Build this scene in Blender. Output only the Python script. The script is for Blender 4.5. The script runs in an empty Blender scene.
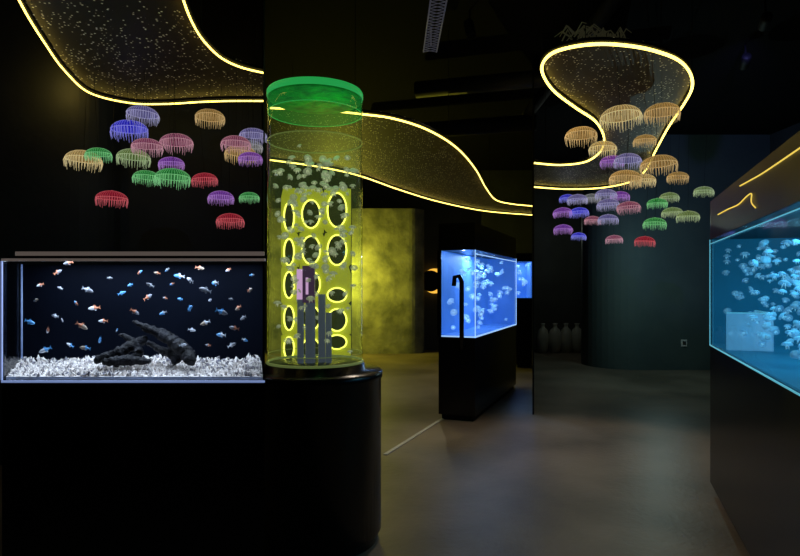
import bpy, math, random
import bmesh
from mathutils import Vector, Matrix
random.seed(7)
scene = bpy.context.scene
scene.view_settings.view_transform = 'Standard'
H = 1.5          # eye height
CANOPY = 3.0

def at(u, v, y):
    """image pixel (u,v) and assumed distance y -> metres"""
    return Vector(((u-400)/600*y, y, H+(286-v)/600*y))
def on_z(u, v, z=CANOPY):
    y = (z-H)*600/(286-v)
    return at(u, v, y)

# ---------------------------------------------------------------- materials
def new_mat(name):
    m = bpy.data.materials.new(name); m.use_nodes = True
    nt = m.node_tree; nt.nodes.clear()
    o = nt.nodes.new('ShaderNodeOutputMaterial')
    return m, nt, o
def pbr(name, col, rough=0.5, metal=0.0, em=None, es=0.0, noise=None, bump=0.0, bscale=40, spec=0.5):
    m, nt, o = new_mat(name)
    b = nt.nodes.new('ShaderNodeBsdfPrincipled')
    b.inputs['Base Color'].default_value = (*col, 1)
    b.inputs['Roughness'].default_value = rough
    b.inputs['Metallic'].default_value = metal
    b.inputs['Specular IOR Level'].default_value = spec
    if em:
        b.inputs['Emission Color'].default_value = (*em, 1)
        b.inputs['Emission Strength'].default_value = es
    if noise:
        col2, sc = noise
        tc = nt.nodes.new('ShaderNodeTexCoord')
        n = nt.nodes.new('ShaderNodeTexNoise'); n.inputs['Scale'].default_value = sc
        n.inputs['Detail'].default_value = 8
        r = nt.nodes.new('ShaderNodeValToRGB')
        r.color_ramp.elements[0].position = 0.35; r.color_ramp.elements[1].position = 0.65
        r.color_ramp.elements[0].color = (*col, 1); r.color_ramp.elements[1].color = (*col2, 1)
        nt.links.new(tc.outputs['Object'], n.inputs['Vector'])
        nt.links.new(n.outputs['Fac'], r.inputs['Fac'])
        nt.links.new(r.outputs['Color'], b.inputs['Base Color'])
    if bump:
        tc = nt.nodes.new('ShaderNodeTexCoord')
        n = nt.nodes.new('ShaderNodeTexNoise'); n.inputs['Scale'].default_value = bscale
        n.inputs['Detail'].default_value = 6
        bp = nt.nodes.new('ShaderNodeBump'); bp.inputs['Strength'].default_value = bump
        bp.inputs['Distance'].default_value = 0.02
        nt.links.new(tc.outputs['Object'], n.inputs['Vector'])
        nt.links.new(n.outputs['Fac'], bp.inputs['Height'])
        nt.links.new(bp.outputs['Normal'], b.inputs['Normal'])
    nt.links.new(b.outputs[0], o.inputs[0])
    return m
def emit(name, col, s):
    m, nt, o = new_mat(name)
    e = nt.nodes.new('ShaderNodeEmission'); e.inputs[0].default_value = (*col, 1); e.inputs[1].default_value = s
    nt.links.new(e.outputs[0], o.inputs[0]); return m
def glass(name, tint=(0.9, 0.95, 1), k=0.5):
    m, nt, o = new_mat(name)
    t = nt.nodes.new('ShaderNodeBsdfTransparent'); t.inputs[0].default_value = (*tint, 1)
    g = nt.nodes.new('ShaderNodeBsdfGlossy'); g.inputs['Roughness'].default_value = 0.03
    f = nt.nodes.new('ShaderNodeLayerWeight'); f.inputs[0].default_value = 0.5
    p = nt.nodes.new('ShaderNodeMath'); p.operation = 'POWER'; p.inputs[1].default_value = 5
    q = nt.nodes.new('ShaderNodeMath'); q.operation = 'MULTIPLY_ADD'; q.inputs[1].default_value = k; q.inputs[2].default_value = 0.02
    mx = nt.nodes.new('ShaderNodeMixShader')
    nt.links.new(f.outputs['Facing'], p.inputs[0]); nt.links.new(p.outputs[0], q.inputs[0])
    nt.links.new(q.outputs[0], mx.inputs[0]); nt.links.new(t.outputs[0], mx.inputs[1]); nt.links.new(g.outputs[0], mx.inputs[2])
    nt.links.new(mx.outputs[0], o.inputs[0]); return m
def gel(name, col, es, alpha=0.5):
    """translucent glowing membrane"""
    m, nt, o = new_mat(name)
    t = nt.nodes.new('ShaderNodeBsdfTransparent')
    d = nt.nodes.new('ShaderNodeBsdfDiffuse'); d.inputs[0].default_value = (*col, 1)
    e = nt.nodes.new('ShaderNodeEmission'); e.inputs[0].default_value = (*col, 1); e.inputs[1].default_value = es
    a = nt.nodes.new('ShaderNodeAddShader')
    mx = nt.nodes.new('ShaderNodeMixShader'); mx.inputs[0].default_value = alpha
    nt.links.new(d.outputs[0], a.inputs[0]); nt.links.new(e.outputs[0], a.inputs[1])
    nt.links.new(t.outputs[0], mx.inputs[1]); nt.links.new(a.outputs[0], mx.inputs[2])
    nt.links.new(mx.outputs[0], o.inputs[0]); return m
def netting(name):
    m, nt, o = new_mat(name)
    tc = nt.nodes.new('ShaderNodeTexCoord')
    vo = nt.nodes.new('ShaderNodeTexVoronoi'); vo.inputs['Scale'].default_value = 42
    r = nt.nodes.new('ShaderNodeValToRGB')
    r.color_ramp.elements[0].position = 0.18; r.color_ramp.elements[0].color = (1, 1, 1, 1)
    r.color_ramp.elements[1].position = 0.28; r.color_ramp.elements[1].color = (0, 0, 0, 1)
    # keep only a random share of the cells as painted glints of the LED strips
    sep = nt.nodes.new('ShaderNodeSeparateColor')
    n = nt.nodes.new('ShaderNodeTexNoise'); n.inputs['Scale'].default_value = 3.0; n.inputs['Detail'].default_value = 3
    add = nt.nodes.new('ShaderNodeMath'); add.operation = 'ADD'
    gt = nt.nodes.new('ShaderNodeMath'); gt.operation = 'GREATER_THAN'; gt.inputs[1].default_value = 1.02
    mu = nt.nodes.new('ShaderNodeMath'); mu.operation = 'MULTIPLY'
    mix = nt.nodes.new('ShaderNodeMixRGB'); mix.inputs[1].default_value = (0.055, 0.042, 0.024, 1); mix.inputs[2].default_value = (1, 0.95, 0.7, 1)
    b = nt.nodes.new('ShaderNodeBsdfPrincipled'); b.inputs['Roughness'].default_value = 0.55
    b.inputs['Specular IOR Level'].default_value = 0.2
    b.inputs['Emission Color'].default_value = (1, 0.85, 0.45, 1)
    es = nt.nodes.new('ShaderNodeMath'); es.operation = 'MULTIPLY'; es.inputs[1].default_value = 0.12
    L = nt.links.new
    L(tc.outputs['Object'], vo.inputs['Vector']); L(tc.outputs['Object'], n.inputs['Vector'])
    L(vo.outputs['Distance'], r.inputs['Fac']); L(vo.outputs['Color'], sep.inputs[0])
    L(sep.outputs[0], add.inputs[0]); L(n.outputs['Fac'], add.inputs[1]); L(add.outputs[0], gt.inputs[0])
    L(gt.outputs[0], mu.inputs[0]); L(r.outputs['Color'], mu.inputs[1]); L(mu.outputs[0], mix.inputs[0])
    L(mu.outputs[0], es.inputs[0]); L(es.outputs[0], b.inputs['Emission Strength'])
    L(mix.outputs[0], b.inputs['Base Color']); L(b.outputs[0], o.inputs[0])
    return m

M = {}
M['black'] = pbr('black_lacquer', (0.004, 0.004, 0.005), 0.25, noise=((0.007, 0.007, 0.008), 3), spec=0.3)
M['blackm'] = pbr('black_matte', (0.006, 0.006, 0.007), 0.6, spec=0.2)
M['hood'] = pbr('hood_black', (0.005, 0.004, 0.004), 0.35, spec=0.15)
M['wall'] = pbr('teal_plaster', (0.055, 0.085, 0.09), 0.85, noise=((0.075, 0.11, 0.11), 1.2), bump=0.3, bscale=12)
M['walld'] = pbr('dark_plaster', (0.026, 0.034, 0.045), 0.8, noise=((0.04, 0.05, 0.06), 1.0), bump=0.3, bscale=10, spec=0.2)
M['wallm'] = pbr('grey_green_plaster', (0.03, 0.034, 0.034), 0.85, noise=((0.045, 0.05, 0.045), 1.5), bump=0.5, bscale=9)
M['wally'] = pbr('textured_plaster', (0.13, 0.14, 0.10), 0.85, noise=((0.32, 0.33, 0.22), 2.6), bump=1.0, bscale=7)
M['ceil'] = pbr('ceiling_black', (0.004, 0.004, 0.005), 0.9, spec=0.1)
M['floor'] = pbr('stained_concrete', (0.10, 0.082, 0.06), 0.42, noise=((0.22, 0.182, 0.14), 0.9), bump=0.15, bscale=25, spec=0.22)
M['net'] = netting('bronze_netting')
M['led'] = emit('led_yellow', (1.0, 0.74, 0.13), 4.8)
M['hoodrefl'] = emit('yellow_reflection', (1.0, 0.72, 0.12), 0.9)  # emission for the drawn reflections on the hood
M['glass'] = glass('tank_glass')
M['glassg'] = glass('column_glass', (0.95, 1.0, 0.94), 0.8)
M['metal'] = pbr('brushed_metal', (0.5, 0.5, 0.5), 0.35, 1.0, noise=((0.6, 0.6, 0.6), 20))
M['trim'] = pbr('floor_trim_metal', (0.4, 0.4, 0.38), 0.6, 0.0, noise=((0.5, 0.5, 0.5), 20))

# ---------------------------------------------------------------- mesh builder
class MB:
    def __init__(s): s.v = []; s.f = []; s.m = []; s.sm = []; s.mats = []
    def mi(s, mat):
        if mat not in s.mats: s.mats.append(mat)
        return s.mats.index(mat)
    def add(s, vs, fs, mat, smooth=False):
        o = len(s.v); s.v += [tuple(p) for p in vs]; k = s.mi(mat)
        for f in fs: s.f.append(tuple(i+o for i in f)); s.m.append(k); s.sm.append(smooth)
    def prism(s, pts, z0, z1, mat):
        n = len(pts)
        ar = sum(pts[i][0]*pts[(i+1) % n][1]-pts[(i+1) % n][0]*pts[i][1] for i in range(n))
        if ar < 0: pts = list(pts)[::-1]
        vs = [(p[0], p[1], z0) for p in pts]+[(p[0], p[1], z1) for p in pts]
        fs = [tuple(range(n))[::-1], tuple(range(n, 2*n))]+[(i, (i+1) % n, n+(i+1) % n, n+i) for i in range(n)]
        s.add(vs, fs, mat)
    def box(s, x0, x1, y0, y1, z0, z1, mat):
        s.prism([(x0, y0), (x1, y0), (x1, y1), (x0, y1)], z0, z1, mat)
    def tube(s, path, rad, mat, n=8, closed=False, cap=True):
        path = [Vector(p) for p in path]; N = len(path)
        if not hasattr(rad, '__len__'): rad = [rad]*N
        prev = None; vs = []
        for i, p in enumerate(path):
            a = path[(i-1) % N] if (closed or i > 0) else p
            b = path[(i+1) % N] if (closed or i < N-1) else p
            t = (b-a)
            t = t.normalized() if t.length > 1e-9 else Vector((0, 0, 1))
            if prev is None:
                ref = Vector((0, 0, 1)) if abs(t.z) < 0.9 else Vector((1, 0, 0))
                x = t.cross(ref).normalized()
            else:
                x = (prev-t*prev.dot(t))
                x = x.normalized() if x.length > 1e-6 else t.orthogonal().normalized()
            prev = x; y = t.cross(x)
            for k in range(n):
                an = 2*math.pi*k/n
                vs.append(p+(x*math.cos(an)+y*math.sin(an))*rad[i])
        fs = []
        R = N if closed else N-1
        for i in range(R):
            j = (i+1) % N
            for k in range(n):
                fs.append((i*n+k, i*n+(k+1) % n, j*n+(k+1) % n, j*n+k))
        if cap and not closed:
            fs.append(tuple(range(n))[::-1]); fs.append(tuple(range((N-1)*n, N*n)))
        s.add(vs, fs, mat, True)
    def lathe(s, prof, c, mat, n=24, M3=None, smooth=True):
        c = Vector(c); vs = []
        for r, z in prof:
            for k in range(n):
                a = 2*math.pi*k/n
                p = Vector((r*math.cos(a), r*math.sin(a), z))
                if M3: p = M3 @ p
                vs.append(c+p)
        fs = []
        for i in range(len(prof)-1):
            for k in range(n):
                fs.append((i*n+k, i*n+(k+1) % n, (i+1)*n+(k+1) % n, (i+1)*n+k))
        s.add(vs, fs, mat, smooth)
    def obj(s, name, parent=None, origin=None):
        if origin is None:
            xs = [p[0] for p in s.v]; ys = [p[1] for p in s.v]; zs = [p[2] for p in s.v]
            origin = ((min(xs)+max(xs))/2, (min(ys)+max(ys))/2, min(zs))
        me = bpy.data.meshes.new(name)
        me.from_pydata([(p[0]-origin[0], p[1]-origin[1], p[2]-origin[2]) for p in s.v], [], s.f)
        for m in s.mats: me.materials.append(m)
        for i, p in enumerate(me.polygons):
            p.material_index = s.m[i]; p.use_smooth = s.sm[i]
        me.update()
        ob = bpy.data.objects.new(name, me); scene.collection.objects.link(ob)
        if parent:
            ob.parent = parent
            ob.location = Vector(origin)-parent.location
        else: ob.location = origin
        return ob
def empty(name, loc):
    e = bpy.data.objects.new(name, None); e.location = loc; e.empty_display_size = 0.2
    scene.collection.objects.link(e); return e
def smooth_path(pts, k=8):
    out = []; n = len(pts)
    for i in range(n-1):
        p0 = pts[max(i-1, 0)]; p1 = pts[i]; p2 = pts[i+1]; p3 = pts[min(i+2, n-1)]
        for j in range(k):
            t = j/k
            out.append(0.5*((2*p1)+(p2-p0)*t+(2*p0-5*p1+4*p2-p3)*t*t+(3*p1-p0-3*p2+p3)*t**3))
    out.append(pts[-1]); return out
def light(kind, name, loc, energy, col, size=0.0, target=None, sizey=None, angle=None, blend=0.6, parent=None):
    d = bpy.data.lights.new(name, kind); d.energy = energy; d.color = col
    if kind == 'AREA':
        d.size = size
        if sizey: d.shape = 'RECTANGLE'; d.size_y = sizey
    else: d.shadow_soft_size = size
    if kind == 'SPOT': d.spot_size = math.radians(angle or 60); d.spot_blend = blend
    o = bpy.data.objects.new(name, d); scene.collection.objects.link(o)
    o.location = loc
    if target is not None:
        o.rotation_euler = (Vector(target)-Vector(loc)).to_track_quat('-Z', 'Y').to_euler()
    if parent: o.parent = parent; o.location = Vector(loc)-parent.location
    return o

# ---------------------------------------------------------------- room shell
def shell(name, fn):
    b = MB(); fn(b); return b.obj(name)
shell('floor', lambda b: b.box(-4, 6.6, -3, 14.1, -0.1, 0, M['floor']))
shell('ceiling', lambda b: b.box(-4, 6.6, -3, 14.1, 4.2, 4.3, M['ceil']))
shell('wall_back', lambda b: b.box(-3.2, 6.6, 14, 14.1, 0, 4.2, M['wallm']))
shell('wall_rear', lambda b: b.box(-4, 6.6, -3.1, -3, 0, 4.2, M['walld']))
shell('wall_left', lambda b: b.box(-4.1, -4, -3, 5.4, 0, 4.2, M['walld']))
shell('wall_right', lambda b: b.box(6.6, 6.7, -3, 14.1, 0, 4.2, M['walld']))
def lbay(b):
    pts = [(-4, 5.05), (-2.75, 5.0)]+[(-2.75+0.28*math.sin(a*math.pi/12), 5.28-0.28*math.cos(a*math.pi/12)) for a in range(1, 7)]+[(-2.47, 5.3), (-1.22, 5.3), (-1.22, 5.4), (-4, 5.5)]
    b.prism(pts, 0, 4.2, M['walld'])
shell('wall_left_bay', lbay)
def part(b, s, y0, y1, t, mat):
    b.prism([(s*y0-t, y0), (s*y0, y0), (s*y1, y1), (s*y1-t, y1)], 0, 4.2, mat)
shell('added_partition_left', lambda b: part(b, -0.225, 4.15, 14, 0.012, M['walld']))  # added divider, cuts the left bay off and keeps its light apart
shell('added_partition_right', lambda b: part(b, 0.2235, 7.0, 14, 0.02, M['blackm']))  # added divider between middle and right bays, also separates their light
def curved(b):
    pts = [(4.75, 14)]
    for i in range(13):
        a = math.radians(172+i*(270-172)/12)
        pts.append((4.3+0.8*math.cos(a), 11.5+0.8*math.sin(a)))
    pts += [(6.6, 10.7), (6.6, 14)]
    b.prism(pts, 0, 4.2, M['wall'])
shell('wall_curved', curved)
def curved2(b):
    pts = [(-2.9, 14), (-2.9, 13.3)]+[(0.2+0.35*math.sin(i*math.pi/16), 13.65-0.35*math.cos(i*math.pi/16)) for i in range(0, 9)]+[(0.55, 14)]
    b.prism(pts, 0, 3.22, M['wally'])
shell('wall_curved_plaster', curved2)
b = MB(); p0 = Vector((-0.133, 5.33)); p1 = Vector((0.52, 6.87)); n_ = (p1-p0).normalized(); q = Vector((-n_.y, n_.x))*0.018
b.prism([p0-q, p1-q, p1+q, p0+q], 0.0, 0.006, M['trim']); b.obj('trim_1')

# ---------------------------------------------------------------- light canopies
POLYS = []
def canopy(strips, name, rad=0.0085):
    paths = [smooth_path([on_z(*p) for p in s]) for s in strips]
    poly = paths[0]+(paths[1][::-1] if len(paths) > 1 else [])
    POLYS.append([(p.x, p.y) for p in poly])
    e = empty(name, (poly[20].x, poly[20].y, CANOPY))
    bm = MB(); n = len(poly)
    bm.add([(p.x, p.y, CANOPY+0.035) for p in poly], [tuple(range(n))], M['net'])
    bm.add([(p.x, p.y, CANOPY+0.045) for p in poly], [tuple(range(n))[::-1]], M['net'])
    o = bm.obj('netting_panel', e)
    t = bmesh.new(); t.from_mesh(o.data); bmesh.ops.triangulate(t, faces=t.faces[:]); t.to_mesh(o.data); t.free()
    s = MB()
    for p in paths: s.tube(p, rad, M['led'], 6)
    s.obj('led_strip', e)
    s = MB()
    for p in paths: s.tube([q_+Vector((0, 0, .027)) for q_ in p], 0.014, M['blackm'], 6)
    s.obj('edge_rail', e)
    w = MB()
    for i in range(4, n, 22):
        p = poly[i]; w.tube([(p.x, p.y, CANOPY+.03), (p.x, p.y, 4.2)], 0.0025, M['blackm'], 4)
    w.obj('suspension_wires', e)
canopy([[(0, -45), (8, -22), (20, 2), (30, 20), (44, 42), (64, 70), (90, 93), (130, 103), (165, 104), (200, 102), (230, 101), (264, 101)],
        [(165, -45), (178, -18), (184, 2), (192, 22), (203, 40), (220, 57), (240, 67), (264, 73)]], 'light_canopy', 0.0062)
canopy([[(270, 160), (320, 167), (360, 176), (400, 190), (440, 202), (485, 211), (532, 215)],
        [(270, 108), (320, 110), (360, 114), (395, 119), (430, 131), (458, 149), (476, 170), (486, 188), (496, 200), (512, 204), (532, 206)]], 'light_canopy')
canopy([[(534, 163), (560, 165), (585, 162), (600, 152), (604, 138), (596, 122), (576, 108), (556, 93), (545, 79), (542, 66), (551, 54), (572, 47),
         (600, 44), (630, 46), (655, 51), (678, 60), (690, 73), (692, 88), (684, 104), (668, 128), (655, 152), (645, 171), (630, 182), (600, 188), (565, 189), (534, 187)]], 'light_canopy', 0.010)
def inside(x, y):
    for P_ in POLYS:
        c = False; n = len(P_)
        for i in range(n):
            x1, y1 = P_[i]; x2, y2 = P_[(i+1) % n]
            if (y1 > y) != (y2 > y) and x < (x2-x1)*(y-y1)/(y2-y1)+x1: c = not c
        if c: return True
    return False

# ---------------------------------------------------------------- jellyfish pendant lamps
COL = {'cream': ((0.55, 0.38, 0.14), (0.82, 0.68, 0.34)), 'tan': ((0.46, 0.28, 0.08), (0.68, 0.48, 0.20)), 'blue': ((0.03, 0.03, 0.85), (0.28, 0.28, 0.95)),
       'green': ((0.02, 0.34, 0.06), (0.24, 0.68, 0.28)), 'olive': ((0.20, 0.30, 0.08), (0.44, 0.56, 0.30)), 'pink': ((0.36, 0.08, 0.18), (0.62, 0.32, 0.40)),
       'red': ((0.42, 0.01, 0.04), (0.66, 0.11, 0.14)), 'purple': ((0.22, 0.04, 0.48), (0.50, 0.24, 0.70)), 'lav': ((0.17, 0.15, 0.46), (0.44, 0.42, 0.68)),
       'grey': ((0.20, 0.22, 0.22), (0.44, 0.44, 0.46))}
lamp_mesh = {}
def lamp_data(cn):
    if cn in lamp_mesh: return lamp_mesh[cn]
    c1, c2 = COL[cn]
    mc = gel('lamp_shell_'+cn, c1, 0.30, 0.68); mr = gel('lamp_rib_'+cn, c2, 0.34, 1.0); mf = gel('lamp_fringe_'+cn, tuple(min(1, c*1.1+.04) for c in c2), 0.46, 1.0)
    rr = random.Random(len(cn))
    b = MB()
    prof = [(0.03, 0.0), (0.14, -0.012), (0.27, -0.045), (0.38, -0.10), (0.46, -0.175), (0.5, -0.25)]
    b.lathe(prof, (0, 0, 0), mc, 36)
    b.lathe([(0.0, 0.03), (0.05, 0.02), (0.05, -0.01), (0.0, -0.015)], (0, 0, 0), mr, 10)
    N = 40
    for k in range(N):
        a = 2*math.pi*k/N; ca, sa = math.cos(a), math.sin(a)
        L = 0.20+0.12*rr.random(); o = rr.uniform(-0.03, 0.03)
        path = [(r*1.02*ca, r*1.02*sa, z+0.006) for r, z in prof[1:]]
        b.tube(path, 0.007, mr, 3, cap=False)
        b.tube([(0.5*ca, 0.5*sa, -0.24), ((0.51+o)*ca, (0.51+o)*sa, -0.34), ((0.48+o)*ca, (0.48+o)*sa, -0.25-L)], [0.012, 0.010, 0.005], mf, 3)
    for k in range(24):   # inner fringe
        a = 2*math.pi*(k+.5)/24; r = 0.36
        b.tube([(r*math.cos(a), r*math.sin(a), -0.11), (r*math.cos(a), r*math.sin(a), -0.40-0.10*rr.random())], 0.008, mr, 3)
    b.tube([(0.5*math.cos(2*math.pi*k/28), 0.5*math.sin(2*math.pi*k/28), -0.25) for k in range(28)], 0.010, mf, 4, closed=True)
    o = b.obj('tmp', origin=(0, 0, 0)); me = o.data; me.name = 'jellyfish_lamp_'+cn
    bpy.data.objects.remove(o); lamp_mesh[cn] = me
    return me
cb = MB(); cb.tube([(0, 0, 0), (0, 0, 1)], 0.0015, M['blackm'], 4); o_ = cb.obj('tmp', origin=(0, 0, 0)); cord_me = o_.data; bpy.data.objects.remove(o_); cord_me.name = 'cord'
def lamp(u, v, w, cn, y):
    y = min(y, 1.40*600/(286-(v-9)))
    p = at(u, v-0.24*w, y); d = w*y/600
    o = bpy.data.objects.new('jellyfish_pendant_lamp', lamp_data(cn)); scene.collection.objects.link(o)
    o.location = p; o.scale = (d, d, d)
    o.rotation_euler = (random.uniform(-.06, .06), random.uniform(-.06, .06), random.random()*6)
    top = 3.03 if inside(p.x, p.y) else 4.2
    c = bpy.data.objects.new('cord', cord_me); scene.collection.objects.link(c); c.parent = o
    c.scale = (1/d, 1/d, (top-p.z)/d)
left = [(143, 114, 30, 'lav'), (129, 129, 34, 'blue'), (210, 117, 28, 'tan'), (98, 154, 24, 'green'), (84, 159, 33, 'cream'), (134, 157, 31, 'olive'),
        (147, 146, 29, 'pink'), (176, 142, 31, 'pink'), (171, 163, 24, 'purple'), (147, 177, 25, 'green'), (173, 177, 33, 'green'), (204, 179, 24, 'red'),
        (112, 198, 29, 'red'), (236, 143, 28, 'pink'), (241, 153, 30, 'tan'), (253, 135, 26, 'lav'), (250, 158, 23, 'purple'), (252, 146, 21, 'grey'),
        (221, 197, 24, 'purple'), (249, 197, 19, 'green'), (230, 220, 26, 'red')]
for i, (u, v, w, c) in enumerate(left):
    lamp(u, v, w, c, 4.25+0.5*((i*37) % 10)/10)
right = [(662, 112, 33, 'tan'), (620, 116, 38, 'cream'), (581, 135, 30, 'tan'), (645, 140, 21, 'tan'), (603, 148, 26, 'cream'), (658, 164, 34, 'tan'),
         (628, 160, 25, 'lav'), (612, 161, 22, 'purple'), (626, 178, 30, 'tan'), (643, 180, 24, 'cream'), (678, 177, 20, 'tan'), (704, 191, 18, 'olive'),
         (577, 199, 19, 'lav'), (606, 194, 20, 'lav'), (592, 198, 17, 'grey'), (620, 196, 18, 'purple'), (608, 204, 21, 'lav'), (628, 207, 22, 'pink'),
         (657, 203, 19, 'green'), (669, 197, 18, 'olive'), (672, 212, 19, 'olive'), (688, 216, 21, 'olive'), (562, 212, 18, 'purple'), (579, 212, 18, 'blue'),
         (593, 220, 16, 'pink'), (608, 219, 19, 'lav'), (655, 223, 21, 'green'), (563, 229, 18, 'purple'), (567, 198, 15, 'blue'), (614, 239, 16, 'pink'), (645, 241, 19, 'red'), (579, 236, 14, 'blue')]
for u, v, w, c in right:
    lamp(u, v, w, c, 150.0/w)

# ---------------------------------------------------------------- sea animals
def rot(yaw, pitch, roll=0):
    return (Matrix.Rotation(yaw, 3, 'Z') @ Matrix.Rotation(pitch, 3, 'Y') @ Matrix.Rotation(roll, 3, 'X'))
def jelly(b, c, r, R, mat, core):
    prof = [(0.02*r, 0.5*r), (0.4*r, 0.46*r), (0.72*r, 0.30*r), (0.93*r, 0.08*r), (1.0*r, -0.14*r), (0.92*r, -0.22*r), (0.7*r, -0.02*r), (0.3*r, 0.1*r)]
    b.lathe(prof, c, mat, 14, R)
    for k in range(4):
        a = math.pi/4+k*math.pi/2
        ctr = Vector((0.36*r*math.cos(a), 0.36*r*math.sin(a), 0.36*r))
        b.tube([Vector(c)+R@(ctr+Vector((0.15*r*math.cos(t*math.pi/3), 0.15*r*math.sin(t*math.pi/3), 0))) for t in range(6)], 0.05*r, core, 4, closed=True)
    for k in range(4):
        a = k*math.pi/2; w = random.uniform(-.3, .3)
        pts = [Vector(c)+R@Vector((r*(0.15+0.1*j)*math.cos(a+w*j), r*(0.15+0.1*j)*math.sin(a+w*j), r*(0.05-0.33*j))) for j in range(4)]
        b.tube(pts, [0.09*r, 0.08*r, 0.05*r, 0.02*r], core, 4)
def fish(b, c, L, R, m1, m2):
    prof = [(-0.5, 0.02, 0.02), (-0.42, 0.09, 0.06), (-0.25, 0.17, 0.1), (0.0, 0.19, 0.1), (0.2, 0.12, 0.06), (0.36, 0.05, 0.025)]
    vs = []; n = 8
    for x, h, w in prof:
        for k in range(n):
            a = 2*math.pi*k/n; vs.append(Vector(c)+R@(Vector((x, w*math.cos(a), h*math.sin(a)))*L))
    fs = [(i*n+k, i*n+(k+1) % n, (i+1)*n+(k+1) % n, (i+1)*n+k) for i in range(len(prof)-1) for k in range(n)]
    b.add(vs, fs[:3*n], m1, True); b.add(vs, fs[3*n:], m2, True)
    def fin(pts, m): b.add([Vector(c)+R@(Vector((p[0], 0, p[1]))*L) for p in pts], [tuple(range(len(pts)))], m)
    fin([(0.33, 0.0), (0.55, 0.2), (0.5, 0.0), (0.55, -0.2)], m2)
    fin([(-0.1, 0.17), (0.0, 0.3), (0.15, 0.26), (0.15, 0.13)], m2)
    fin([(0.0, -0.17), (0.1, -0.28), (0.2, -0.22), (0.17, -0.12)], m1)

# ---------------------------------------------------------------- rectangular freshwater aquarium
Y0, Y1 = 2.4, 2.8
A = Vector((-1.592, Y0)); B = Vector((-0.541, Y0)); C = Vector((-0.632, Y1)); D = Vector((-1.764, Y1))
zb, zt = 1.124, 1.60
e = empty('freshwater_aquarium', (-1.1, 2.6, 0))
b = MB(); b.prism([A, B, C, D], 0.06, zb-0.012, M['black'])
b.prism([A+Vector((.03, .05)), B+Vector((-.03, .05)), C+Vector((-.03, -.02)), D+Vector((.03, -.02))], 0, 0.06, M['blackm'])
b.obj('cabinet', e)
def pane(b, p, q, z0, z1, mat, t=0.008):
    d = (q-p).normalized(); n = Vector((-d.y, d.x))*t
    b.prism([p, q, q+n, p+n], z0, z1, mat)
b = MB(); pane(b, A, B, zb, zt, M['glass']); pane(b, D, A, zb, zt, M['glass']); b.obj('glass_panes', e)
M['navy'] = pbr('navy_backing', (0.0018, 0.0028, 0.006), 0.6, noise=((0.003, 0.0045, 0.010), 2), spec=0.02)
b = MB(); pane(b, C, D, zb, zt, M['navy']); pane(b, B, C, zb, zt, M['navy']); b.obj('backing_panel', e)
M['edge'] = pbr('glass_edge', (0.4, 0.5, 0.7), 0.3, em=(0.35, 0.48, 0.95), es=0.45)  # light caught by the glass edges is put in as emission
M['rim'] = pbr('rim_beige', (0.35, 0.3, 0.27), 0.4, em=(0.5, 0.4, 0.35), es=0.16)
b = MB()
b.box(A.x, B.x, Y0-0.006, Y0+0.002, zb-0.010, zb-.002, M['edge']); b.box(A.x-0.002, A.x+0.004, Y0-0.006, Y0, zb, zt, M['edge'])
b.tube([(D.x+.006, D.y-.01, zb), (D.x+.006, D.y-.01, zt)], 0.003, M['edge'], 6)
b.obj('glass_edges', e)
b = MB(); b.box(A.x, B.x, Y0-0.005, Y0+0.02, zt, zt+0.010, M['rim']);
b.prism([D+Vector((0, -.05)), C+Vector((0.0105, -.05)), C, D], 1.635, 1.658, M['rim'])
b.prism([A+Vector((0, .02)), B+Vector((0, .02)), C, D], zt+0.012, zt+0.022, M['blackm'])
for x in (-1.6, -0.75): b.box(x, x+.02, Y1-.04, Y1-.01, zt+.02, 1.635, M['rim'])
b.obj('lid_and_light_bar', e)
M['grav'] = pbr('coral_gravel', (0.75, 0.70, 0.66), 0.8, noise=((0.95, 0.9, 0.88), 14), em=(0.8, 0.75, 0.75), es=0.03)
M['grav2'] = pbr('coral_gravel_grey', (0.2, 0.2, 0.25), 0.8, noise=((0.4, 0.37, 0.37), 14))
b = MB()
b.prism([A+Vector((.01, .01)), B+Vector((-.01, .01)), C+Vector((-.01, -.01)), D+Vector((.01, -.01))], zb, zb+.012, M['grav'])
rr = random.Random(3)
for i in range(2600):
    t = rr.random(); s = rr.random()
    f = A.lerp(B, s).lerp(D.lerp(C, s), t)
    if s < .01 or s > .985: continue
    y = 2.415+t*0.365; x = f.x
    h = 0.016+0.034*t+0.008*math.sin(x*9)
    r = rr.uniform(0.004, 0.012); R = rot(rr.random()*6, rr.random()*3)
    c = Vector((x, y, zb+h*rr.uniform(.6, 1)))
    vs = [c+R@(Vector(v)*r*rr.uniform(.7, 1.3)) for v in [(1.6, 0, 0), (-1.5, 0, 0), (0, .8, 0), (0, -.8, 0), (0, 0, .7), (0, 0, -.7)]]
    b.add(vs, [(0, 2, 4), (2, 1, 4), (1, 3, 4), (3, 0, 4), (2, 0, 5), (1, 2, 5), (3, 1, 5), (0, 3, 5)], M['grav'] if rr.random() > .25 else M['grav2'])
b.obj('gravel_bed', e)
M['wood'] = pbr('dark_driftwood', (0.002, 0.0025, 0.004), 0.6, noise=((0.008, 0.009, 0.016), 18), bump=0.8, bscale=50, spec=0.25)
b = MB()
def branch(pts, rads):
    P = smooth_path([at(*p) for p in pts], 7); n = len(P)
    R = []
    for i in range(n):
        t = i/(n-1)*(len(rads)-1); k = min(int(t), len(rads)-2)
        R.append((rads[k]*(1-(t-k))+rads[k+1]*(t-k))*rr.uniform(.78, 1.25))
    b.tube([p+Vector((rr.uniform(-.003, .003), rr.uniform(-.003, .003), rr.uniform(-.003, .003))) for p in P], R, M['wood'], 9)
branch([(94, 361, 2.5), (108, 356, 2.5), (120, 352, 2.52), (134, 344, 2.55), (146, 338, 2.58)], [0.012, 0.020, 0.023, 0.022, 0.014])
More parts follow.
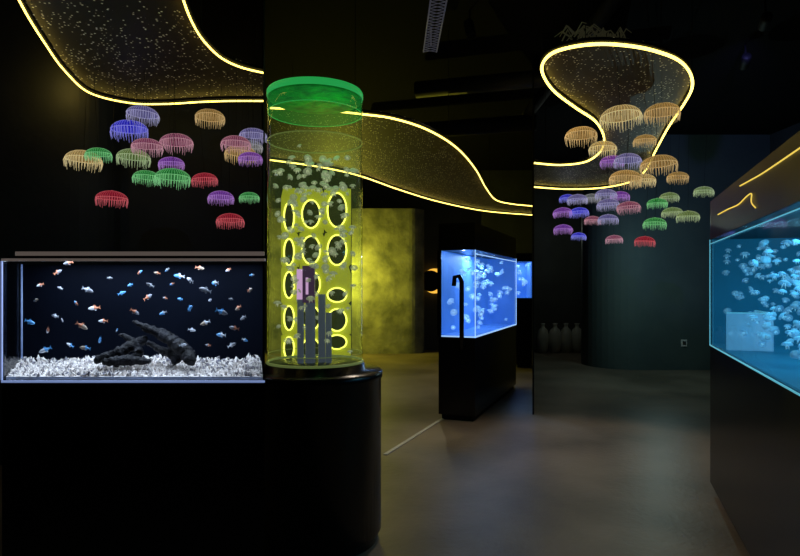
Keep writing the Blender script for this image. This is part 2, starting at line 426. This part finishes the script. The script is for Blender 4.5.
branch([(133, 321, 2.56), (146, 328, 2.57), (160, 334, 2.58), (174, 343, 2.56), (186, 352, 2.53), (190, 362, 2.5)], [0.006, 0.016, 0.021, 0.027, 0.028, 0.020])
branch([(120, 334, 2.56), (132, 341, 2.56), (138, 352, 2.54), (132, 362, 2.52)], [0.006, 0.016, 0.020, 0.022])
branch([(146, 342, 2.62), (158, 348, 2.62), (170, 354, 2.6), (178, 362, 2.58)], [0.010, 0.013, 0.018, 0.022])
branch([(150, 330, 2.6), (166, 333, 2.6), (180, 340, 2.6)], [0.014, 0.012, 0.007])
branch([(104, 362, 2.48), (118, 361, 2.48), (132, 360, 2.5), (150, 362, 2.5)], [0.014, 0.022, 0.020, 0.010])
branch([(176, 345, 2.56), (188, 348, 2.58), (194, 354, 2.58)], [0.014, 0.012, 0.006])
b.obj('driftwood', e)
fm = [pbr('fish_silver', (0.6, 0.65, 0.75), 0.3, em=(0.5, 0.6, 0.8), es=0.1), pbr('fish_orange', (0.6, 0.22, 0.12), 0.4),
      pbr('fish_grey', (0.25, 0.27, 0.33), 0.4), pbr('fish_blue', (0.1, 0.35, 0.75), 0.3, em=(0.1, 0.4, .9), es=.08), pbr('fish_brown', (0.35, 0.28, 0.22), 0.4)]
b = MB()
fp = [(40, 285), (36, 300), (55, 316), (62, 320), (82, 326), (103, 321), (117, 330), (68, 263), (110, 278), (122, 293), (140, 272), (157, 273), (167, 270), (179, 276), (172, 284), (165, 298), (148, 297),
      (180, 299), (163, 313), (205, 323), (222, 312), (231, 299), (238, 308), (190, 308), (205, 290), (215, 283), (190, 280), (234, 328), (243, 318), (210, 300), (192, 330), (221, 335), (208, 345),
      (232, 345), (245, 340), (88, 290), (76, 303), (94, 308), (60, 288), (48, 330), (30, 322), (70, 345), (45, 350), (85, 348), (135, 312), (130, 285), (150, 285), (250, 290), (252, 275), (228, 270), (200, 268), (183, 345), (100, 340), (58, 272)]
for u, v in fp:
    y = rr.uniform(2.46, 2.7)
    c = at(u, v, y)
    if c.x < -1.57 or c.x > -0.64: y = 2.46; c = at(max(u, 12), v, y)
    yaw = rr.choice([0, math.pi])+rr.uniform(-.9, .9)
    fish(b, c, rr.uniform(.022, .052), rot(yaw, rr.uniform(-.6, .6)), rr.choice([fm[0], fm[2], fm[2], fm[3], fm[4]]), rr.choice([fm[0], fm[1], fm[2], fm[3]]))
b.obj('fish_shoal', e)
light('AREA', 'tank_light', (-1.14, 2.58, 1.605), 7.5, (0.82, 0.9, 1.0), 1.0, (-1.14, 2.58, 0), 0.3, parent=e)

# ---------------------------------------------------------------- cylindrical jellyfish column
cx, cy = -0.508, 3.6
e = empty('cylindrical_jellyfish_tank', (cx, cy, 0))
b = MB()
b.lathe([(0.375, 0), (0.38, 0.05), (0.395, 0.06), (0.395, 0.95), (0.402, 0.96), (0.402, 0.99), (0.392, 1.0), (0.30, 1.0), (0.295, 1.04), (0.0, 1.04)], (cx, cy, 0), M['black'], 64)
b.obj('pedestal', e)
b = MB(); b.lathe([(0.283, 1.04), (0.283, 2.62)], (cx, cy, 0), M['glassg'], 64); b.obj('glass_tube', e)
b = MB(); b.lathe([(0.27, 1.045), (0.27, 2.36), (0.0, 2.36)], (cx, cy, 0), gel('water_haze', (0.42, 0.56, 0.18), 0.24, 0.07), 64); b.obj('water_haze_liner', e)  # added liner, the olive haze in the water is its emission
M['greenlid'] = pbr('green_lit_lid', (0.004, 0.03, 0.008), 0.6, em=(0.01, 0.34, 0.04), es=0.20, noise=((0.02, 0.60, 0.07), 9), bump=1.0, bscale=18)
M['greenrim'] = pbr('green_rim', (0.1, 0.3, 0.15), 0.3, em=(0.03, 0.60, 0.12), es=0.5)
b = MB(); b.lathe([(0.0, 2.61), (0.275, 2.61), (0.278, 2.62)], (cx, cy, 0), M['greenlid'], 64)
b.lathe([(0.278, 2.62), (0.286, 2.625), (0.286, 2.65), (0.28, 2.66), (0.0, 2.66)], (cx, cy, 0), M['greenrim'], 64)
b.obj('lid', e)
b = MB(); b.lathe([(0.276, 2.61), (0.276, 2.53)], (cx, cy, 0), gel('green_glow', (0.02, 0.42, 0.07), 0.32, 0.38), 64); b.obj('green_glow_band', e)  # added glowing band that extends the green light of the lid
b = MB()
def ring(z, r, rad, m): b.tube([(cx+r*math.cos(t*math.pi/32), cy+r*math.sin(t*math.pi/32), z) for t in range(64)], rad, m, 6, closed=True)
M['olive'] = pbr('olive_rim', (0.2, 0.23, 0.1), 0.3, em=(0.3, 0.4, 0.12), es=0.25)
ring(2.36, 0.28, 0.0035, M['olive']); ring(1.05, 0.283, 0.008, M['olive']); ring(1.1, 0.28, 0.002, M['olive']); ring(2.53, 0.279, 0.002, M['greenrim'])
b.obj('collar_rings', e)
mj = gel('jelly_pale', (0.62, 0.68, 0.48), 0.20, 0.5); mjc = gel('jelly_pale_core', (0.75, 0.78, 0.58), 0.30, 0.7)  # tank light on the jellies is partly put in as emission
b = MB(); rr = random.Random(11)
for i in range(185):
    a = rr.random()*6.28; r = 0.24*math.sqrt(rr.random())
    z = 1.1+1.21*rr.random()**0.6
    jelly(b, (cx+r*math.cos(a), cy+r*math.sin(a), z), rr.uniform(.014, .028), rot(rr.random()*6, rr.uniform(-1.2, 1.2)), mj, mjc)
b.obj('moon_jellyfish_swarm', e)
b = MB()  # violet and dark boxes above grey tubes
mp = emit('pale_violet', (0.78, 0.45, 0.80), 0.75); mg = pbr('tube_grey', (0.10, 0.11, 0.14), 0.4, em=(0.2, 0.25, 0.4), es=0.14)
mk = pbr('box_dark', (0.03, 0.02, 0.05), 0.4, em=(0.3, 0.1, 0.4), es=0.10)
b.box(cx-.105, cx-.07, cy-.04, cy, 1.42, 1.60, mp); b.box(cx-.07, cx+.0, cy-.045, cy, 1.40, 1.62, mk); b.box(cx-.05, cx-.035, cy-.05, cy-.045, 1.45, 1.55, mp)
for dx, dy, zz, r_ in ((-.085, -.02, 1.42, .02), (-.03, .0, 1.40, .03), (.035, .03, 1.45, .022), (.08, .0, 1.34, .018)):
    b.tube([(cx+dx, cy+dy, 1.04), (cx+dx, cy+dy, zz)], r_, mg, 12)
b.obj('violet_box_and_tubes', e)
light('POINT', 'green_lid_light', (cx+.1, cy-.1, 2.42), 0.8, (0.1, 1, 0.2), 0.0, parent=e)

# perforated glowing panel behind the column
PY = 4.02
e = empty('perforated_light_panel', (-0.54, PY, 0))
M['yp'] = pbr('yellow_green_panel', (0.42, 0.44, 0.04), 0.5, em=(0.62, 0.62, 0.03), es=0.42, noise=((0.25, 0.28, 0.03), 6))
M['yr'] = emit('ring_led', (0.95, 0.92, 0.12), 2.8)
cells_x = [281, 299, 324, 351]; cells_y = [188, 233, 267, 303, 334, 366]
HX = (289, 311, 337); HY = [(217, 214, 210), (252, 250, 250), (285, 284, 295), (318, 318, 320), (348, 349, 342)]
RU = (5, 9, 9.5); RV = [(14, 14, 17), (13, 14, 15), (13, 13, 15), (12, 12, 11), (11, 11, 15)]
b = MB(); b2 = MB()
for i in range(3):
    for j in range(5):
        x0, x1 = cells_x[i], cells_x[i+1]; y0, y1 = cells_y[j], cells_y[j+1]
        hx, hy, ru, rv = HX[i], HY[j][i], RU[i], RV[j][i]
        rv = min(rv, hy-y0-1, y1-hy-1)
        n = 32; vin = []; vout = []
        for k in range(n):
            a = 2*math.pi*k/n; c_, s_ = math.cos(a), math.sin(a)
            vin.append(at(hx+ru*c_, hy+rv*s_, PY))
            tx = ((x1-hx) if c_ > 0 else (hx-x0))/max(abs(c_), 1e-6); ty = ((y1-hy) if s_ > 0 else (hy-y0))/max(abs(s_), 1e-6)
            t = min(tx, ty); vout.append(at(hx+t*c_, hy+t*s_, PY))
        b.add(vin+vout, [(k, (k+1) % n, n+(k+1) % n, n+k) for k in range(n)], M['yp'])
        b2.tube([at(hx+ru*math.cos(k*math.pi/16), hy+rv*math.sin(k*math.pi/16), PY-.012) for k in range(32)], 0.0055, M['yr'], 6, closed=True)
px0, px1 = (281-400)/600*PY, (351-400)/600*PY
b.box(px0, px1, PY-.01, PY+.03, 0, at(0, 366, PY).z, M['blackm'])
b.box(px0, px1, PY+.05, PY+.06, 0.0, at(0, 188, PY).z, M['blackm'])
b.obj('perforated_sheet', e); b2.obj('led_rings', e)

# ---------------------------------------------------------------- jellyfish tank builder
def tank(name, N, d, w, L, W, zc, zg, zh, water, jm, jc, nj, jr, lightE, lcol):
    d = Vector(d).normalized(); w = Vector(w).normalized()
    P = lambda a, c: Vector(N)+d*a+w*c
    ctr = P(L/2, W/2); e = empty(name, (ctr.x, ctr.y, 0))
    def quad(b, a0, a1, c0, c1, z0, z1, m): b.prism([P(a0, c0), P(a1, c0), P(a1, c1), P(a0, c1)], z0, z1, m)
    b = MB(); quad(b, 0.03, L-.03, .03, W-.03, 0, 0.06, M['blackm']); quad(b, 0, L, 0, W, 0.06, zc, M['black']); b.obj('cabinet', e)
    b = MB()
    quad(b, 0, L, 0, 0.008, zc, zg, M['glass']); quad(b, 0, .008, 0.01, W, zc, zg, M['glass']); b.obj('glass_panes', e)
    b = MB(); quad(b, 0.01, L, W-.01, W, zc, zg, water); quad(b, L-.01, L, .01, W-.01, zc, zg, water); quad(b, .01, L-.01, .01, W-.01, zc, zc+.01, water); b.obj('water_glow_backing', e)  # emissive backing stands in for light scattered in the water
    b = MB(); quad(b, 0, L, 0, W, zg, zh, M['hood']); b.obj('hood', e)
    b = MB()
    for i in range(nj):
        a = random.uniform(.06, L-.06); c = random.uniform(.05, W-.06); z = random.uniform(zc+.07, zg-.06)
        p = P(a, c); jelly(b, (p.x, p.y, z), random.uniform(*jr), rot(random.random()*6, random.uniform(-1.3, 1.3)), jm, jc)
    b.obj('moon_jellyfish_swarm', e)
    light('AREA', 'tank_light', (ctr.x, ctr.y, zg-.01), lightE, lcol, W*.8, (ctr.x, ctr.y, 0), W*.8, parent=e)
    return e, P, quad
wm = pbr('blue_water_glow', (0.14, 0.30, 0.7), 0.5, em=(0.05, 0.22, 0.80), es=0.48, noise=((0.08, 0.19, 0.5), 3))  # blue water glow put in as emission
jb = gel('jelly_blue', (0.40, 0.68, 1.0), 0.45, 0.6); jbc = gel('jelly_blue_core', (0.6, 0.85, 1.0), 0.7, 0.8)  # emission stands in for tank light on the jellies
e, P, quad = tank('jellyfish_aquarium', (0.825, 6.6), (0.37, 0.93), (-0.93, 0.37), 2.37, 0.42, 0.93, 1.90, 2.2, wm, jb, jbc, 80, (.025, .05), 14, (0.45, 0.7, 1))
light('POINT', 'front_lamp', (P(.25, .2).x, P(.25, .2).y, 1.86), 1.4, (0.5, 0.75, 1), 0.0, parent=e)
be = pbr('blue_edge_glow', (0.3, 0.5, 0.9), 0.3, em=(0.40, 0.65, 1.0), es=0.9)  # bright glass edges, the caught light is emission
b = MB()
quad(b, -.006, 2.37, -.008, 0, 0.93, 0.945, be); quad(b, -.006, 0, 0, .42, 0.93, 0.945, be); quad(b, -.006, .004, -.008, .002, .93, 1.9, be)
quad(b, 2.36, 2.37, -.008, .0, .93, 1.9, be); quad(b, -.004, 2.37, -.006, .0, 1.85, 1.86, be)
b.obj('glass_edges', e)
b = MB(); quad(b, -.02, 0, .385, .43, .93, 1.9, M['black']); b.obj('corner_post', e)
b = MB(); p = lambda c, z, o=-.04: (P(o, c).x, P(o, c).y, z)
b.tube([p(.14, .80), p(.14, 1.2), p(.14, 1.55), p(.17, 1.61), p(.22, 1.6), p(.23, 1.5)], 0.026, M['black'], 8)
b.obj('overflow_pipe', e)

e, P, quad = tank('jellyfish_aquarium', (2.13, 11.0), (0.0, 1.0), (1, 0.0), 0.5, 0.29, 1.28, 1.95, 2.1, wm, jb, jbc, 8, (.03, .06), 2.5, (0.35, 0.55, 1))

wr = pbr('teal_water_glow', (0.02, 0.14, 0.24), 0.5, em=(0.006, 0.13, 0.25), es=0.60, noise=((0.012, 0.08, 0.16), 2), spec=0.1)  # teal water glow put in as emission
jt = gel('jelly_cyan', (0.22, 0.64, 0.90), 0.24, 0.45); jtc = gel('jelly_cyan_core', (0.4, 0.85, 1.0), 0.4, 0.7)  # jellies brightened by emission in place of tank light
F = Vector((2.28, 4.41)); dd = Vector((0.34, 1)).normalized(); L = 2.6
e, P, quad = tank('jellyfish_aquarium', F-dd*L, dd, (1, -0.34), L, 0.8, 1.07, 1.84, 2.12, wr, jt, jtc, 420, (.013, .030), 11, (0.3, 0.85, 1))
ce = pbr('cyan_edge_glow', (0.2, 0.5, 0.6), 0.3, em=(0.15, 0.65, 0.85), es=0.5)  # cyan light along the glass edges, painted as emission
ob = MB()
quad(ob, 0, L, -.005, 0, 1.063, 1.071, ce); quad(ob, L-.005, L+.002, -.005, 0, 1.07, 1.84, ce); quad(ob, 0, L, -.004, 0, 1.806, 1.811, ce)
ob.obj('glass_edges', e)
wp = gel('pale_plate_box', (0.30, 0.70, 0.95), 0.30, 0.4)  # lighter reflective plate, its brightness put in as emission
ob = MB()
quad(ob, L-.5, L-.49, .02, .28, 1.08, 1.32, wp); quad(ob, L-.5, L-.02, .28, .29, 1.08, 1.32, wp)
quad(ob, L-.5, L-.49, .02, .28, 1.32, 1.328, ce); quad(ob, L-.5, L-.02, .28, .29, 1.32, 1.328, ce); ob.obj('pale_plate_box', e)
ob = MB()  # reflections of the canopy lights, drawn as glowing lines on the hood
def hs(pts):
    pp = smooth_path([Vector((P(a, -.006).x, P(a, -.006).y, z)) for a, z in pts], 5); ob.tube(pp, 0.0035, M['hoodrefl'], 6)
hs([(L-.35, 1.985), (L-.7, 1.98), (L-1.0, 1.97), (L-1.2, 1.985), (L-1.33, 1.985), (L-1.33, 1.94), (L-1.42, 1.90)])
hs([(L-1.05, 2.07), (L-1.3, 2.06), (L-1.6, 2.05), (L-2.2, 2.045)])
ob.obj('hood_reflection_lines', e)

# ---------------------------------------------------------------- small things
M['vase'] = pbr('pale_ceramic', (0.30, 0.32, 0.28), 0.5, noise=((0.36, 0.37, 0.33), 6))
for u, s in ((543, .85), (555, .95), (566, .9), (577, .95)):
    b = MB(); c = at(u, 286, 13.5); c.z = 0
    b.lathe([(0.0, 0), (0.09*s, 0), (0.13*s, .08), (0.155*s, .25), (0.15*s, .4), (0.11*s, .52), (0.05*s, .57), (0.045*s, .62), (0.06*s, .66), (0.04*s, .66), (0.03*s, .58)], c, M['vase'], 24)
    b.obj('ceramic_vase')
b = MB(); c = at(432, 281, 13.97)
om = emit('amber_glow', (1, 0.5, 0.06), 1.1)
R90 = Matrix.Rotation(math.pi/2, 3, 'X')
b.lathe([(0.0, 0.06), (0.27, 0.06), (0.29, 0.03), (0.29, -0.02)], (c.x+.06, 13.96, c.z), om, 32, R90)
b.lathe([(0.0, 0.09), (0.23, 0.09), (0.245, 0.075), (0.245, 0.04)], (c.x-.04, 13.95, c.z), M['blackm'], 32, R90)
b.obj('porthole_wall_light')
b = MB(); c = at(684, 343, 10.69); b.box(c.x-.05, c.x+.05, 10.68, 10.7, c.z-.06, c.z+.06, pbr('socket_white', (0.7, .7, .7), .4))
b.box(c.x-.03, c.x+.03, 10.676, 10.681, c.z-.035, c.z+.035, M['metal']); b.obj('wall_socket')
b = MB(); mt = pbr('galvanised', (0.10, 0.10, 0.12), 0.5, 0.2, em=(0.3, 0.3, 0.4), es=0.09)
c0 = on_z(430, 52, 4.0); c1 = on_z(442, -20, 4.0)
for o_ in (-.07, .07):
    b.tube([c0+Vector((o_, 0, 0)), c1+Vector((o_, 0, 0))], 0.008, mt, 6)
for i in range(24):
    q_ = c0.lerp(c1, i/24); q2 = c0.lerp(c1, (i+1)/24)
    b.tube([q_+Vector((-.07, 0, 0)), q2+Vector((.07, 0, 0))], 0.004, mt, 4); b.tube([q_+Vector((.07, 0, 0)), q2+Vector((-.07, 0, 0))], 0.004, mt, 4)
for t in (0.1, .9):
    q_ = c0.lerp(c1, t); b.tube([q_, (q_.x, q_.y, 4.2)], .008, mt, 4)
b.obj('cable_tray')
b = MB(); md = pbr('dark_duct', (0.03, 0.03, 0.034), 0.6)
b.tube([(0.2, 7.5, 3.95), (3.0, 6.7, 3.95)], 0.10, md, 16); b.tube([(-0.5, 9.5, 3.9), (2.0, 8.8, 3.9)], 0.12, md, 16); b.tube([(1.9, 5, 4.05), (1.9, 9, 4.05)], .08, md, 12)
b.obj('ceiling_duct')
b = MB(); rr = random.Random(5); mb_ = pbr('dry_branches', (0.22, 0.20, 0.12), 0.8, em=(0.4, 0.38, 0.2), es=0.03)
for bu, bv in ((592, 41), (575, 37), (612, 41)):
    base = on_z(bu, bv, 3.08)
    for i in range(16):
        a = rr.uniform(0, 6.28); l = rr.uniform(.06, .16); p_ = base+Vector((rr.uniform(-.07, .07), rr.uniform(-.07, .07), 0))
        b.tube([p_, p_+Vector((l*.5*math.cos(a), l*.4*math.sin(a), .05)), p_+Vector((l*math.cos(a), l*.6*math.sin(a), rr.uniform(-.03, .04)))], [.006, .005, .002], mb_, 4)
    b.tube([base, (base.x, base.y, 4.2)], .002, M['blackm'], 4)
b.obj('dried_branch_bundle')
def spot(u, v, tgt, en, col, ang, lens=None, size=0.02):
    p_ = on_z(u, v, 4.0); b = MB(); dr = (Vector(tgt)-p_).normalized(); Q = dr.to_track_quat('Z', 'Y').to_matrix()
    b.lathe([(0, -.1), (.045, -.1), (.05, -.08), (.05, .08), (.04, .08), (.04, .05), (0, .05)], p_, M['blackm'], 20, Q)
    b.lathe([(0, .055), (.038, .055)], p_, lens or M['blackm'], 16, Q)
    b.tube([p_-dr*.05, (p_.x, p_.y, 4.2)], .01, M['blackm'], 6)
    b.obj('ceiling_spotlight')
    if en: light('SPOT', 'spot', p_+dr*.1, en, col, size, tgt, angle=ang)
spot(765, 22, (5.4, 10.7, 3.1), 60, (0.25, 0.25, 1.0), 50, emit('blue_lens', (0.1, 0.2, 1), .8))
spot(745, 62, (5.2, 10.7, 2.4), 0, (0.7, 1.0, 1.0), 60)
spot(470, 30, (1.2, 4.3, 0), 110, (1.0, 0.84, 0.66), 80)  # added spotlight, its canister houses a light for the floor
light('POINT', 'slate_wall_fill', (4.0, 9.2, 1.9), 22, (0.62, 1.0, 0.98), 0.0)  # added point light without a fixture, brightens the curved wall
light('POINT', 'vase_nook_fill', (3.45, 12.4, 2.6), 6, (0.9, 1.0, 0.85), 0.0)  # added light without a fixture, brightens the vases
light('POINT', 'yellow_wall_fill', (-1.35, 12.6, 1.75), 125, (1.0, 0.90, 0.08), 0.0)  # added light without a fixture, hidden behind the column tank
light('SPOT', 'walkway_fill', (0.4, 9.0, 2.9), 65, (1.0, 0.96, 0.66), 0.0, target=(0.0, 8.6, 0), angle=110)
light('POINT', 'amber_corner_fill', (-2.75, 4.8, 3.12), 2.2, (1.0, 0.6, 0.1), 0.0)  # added light, stands in for the LED strip's glow on the wall
light('POINT', 'left_bay_fill', (-2.2, 3.6, 2.4), 2, (0.5, 0.7, 1.0), 0.0)
light('SPOT', 'aisle_fill', (1.9, 6.3, 2.4), 22, (1.0, 0.75, 0.58), 0.0, target=(1.7, 5.2, 0), angle=95)

w = bpy.data.worlds.new('world'); scene.world = w; w.use_nodes = True
w.node_tree.nodes['Background'].inputs[0].default_value = (0.5, 0.6, 0.8, 1); w.node_tree.nodes['Background'].inputs[1].default_value = 0.01

cam = bpy.data.cameras.new('camera'); co = bpy.data.objects.new('camera', cam); scene.collection.objects.link(co)
co.location = (0, 0, H); co.rotation_euler = (math.pi/2, 0, 0); cam.sensor_width = 36; cam.lens = 27; cam.shift_y = 0.01
cam.clip_start = 0.05
scene.camera = co
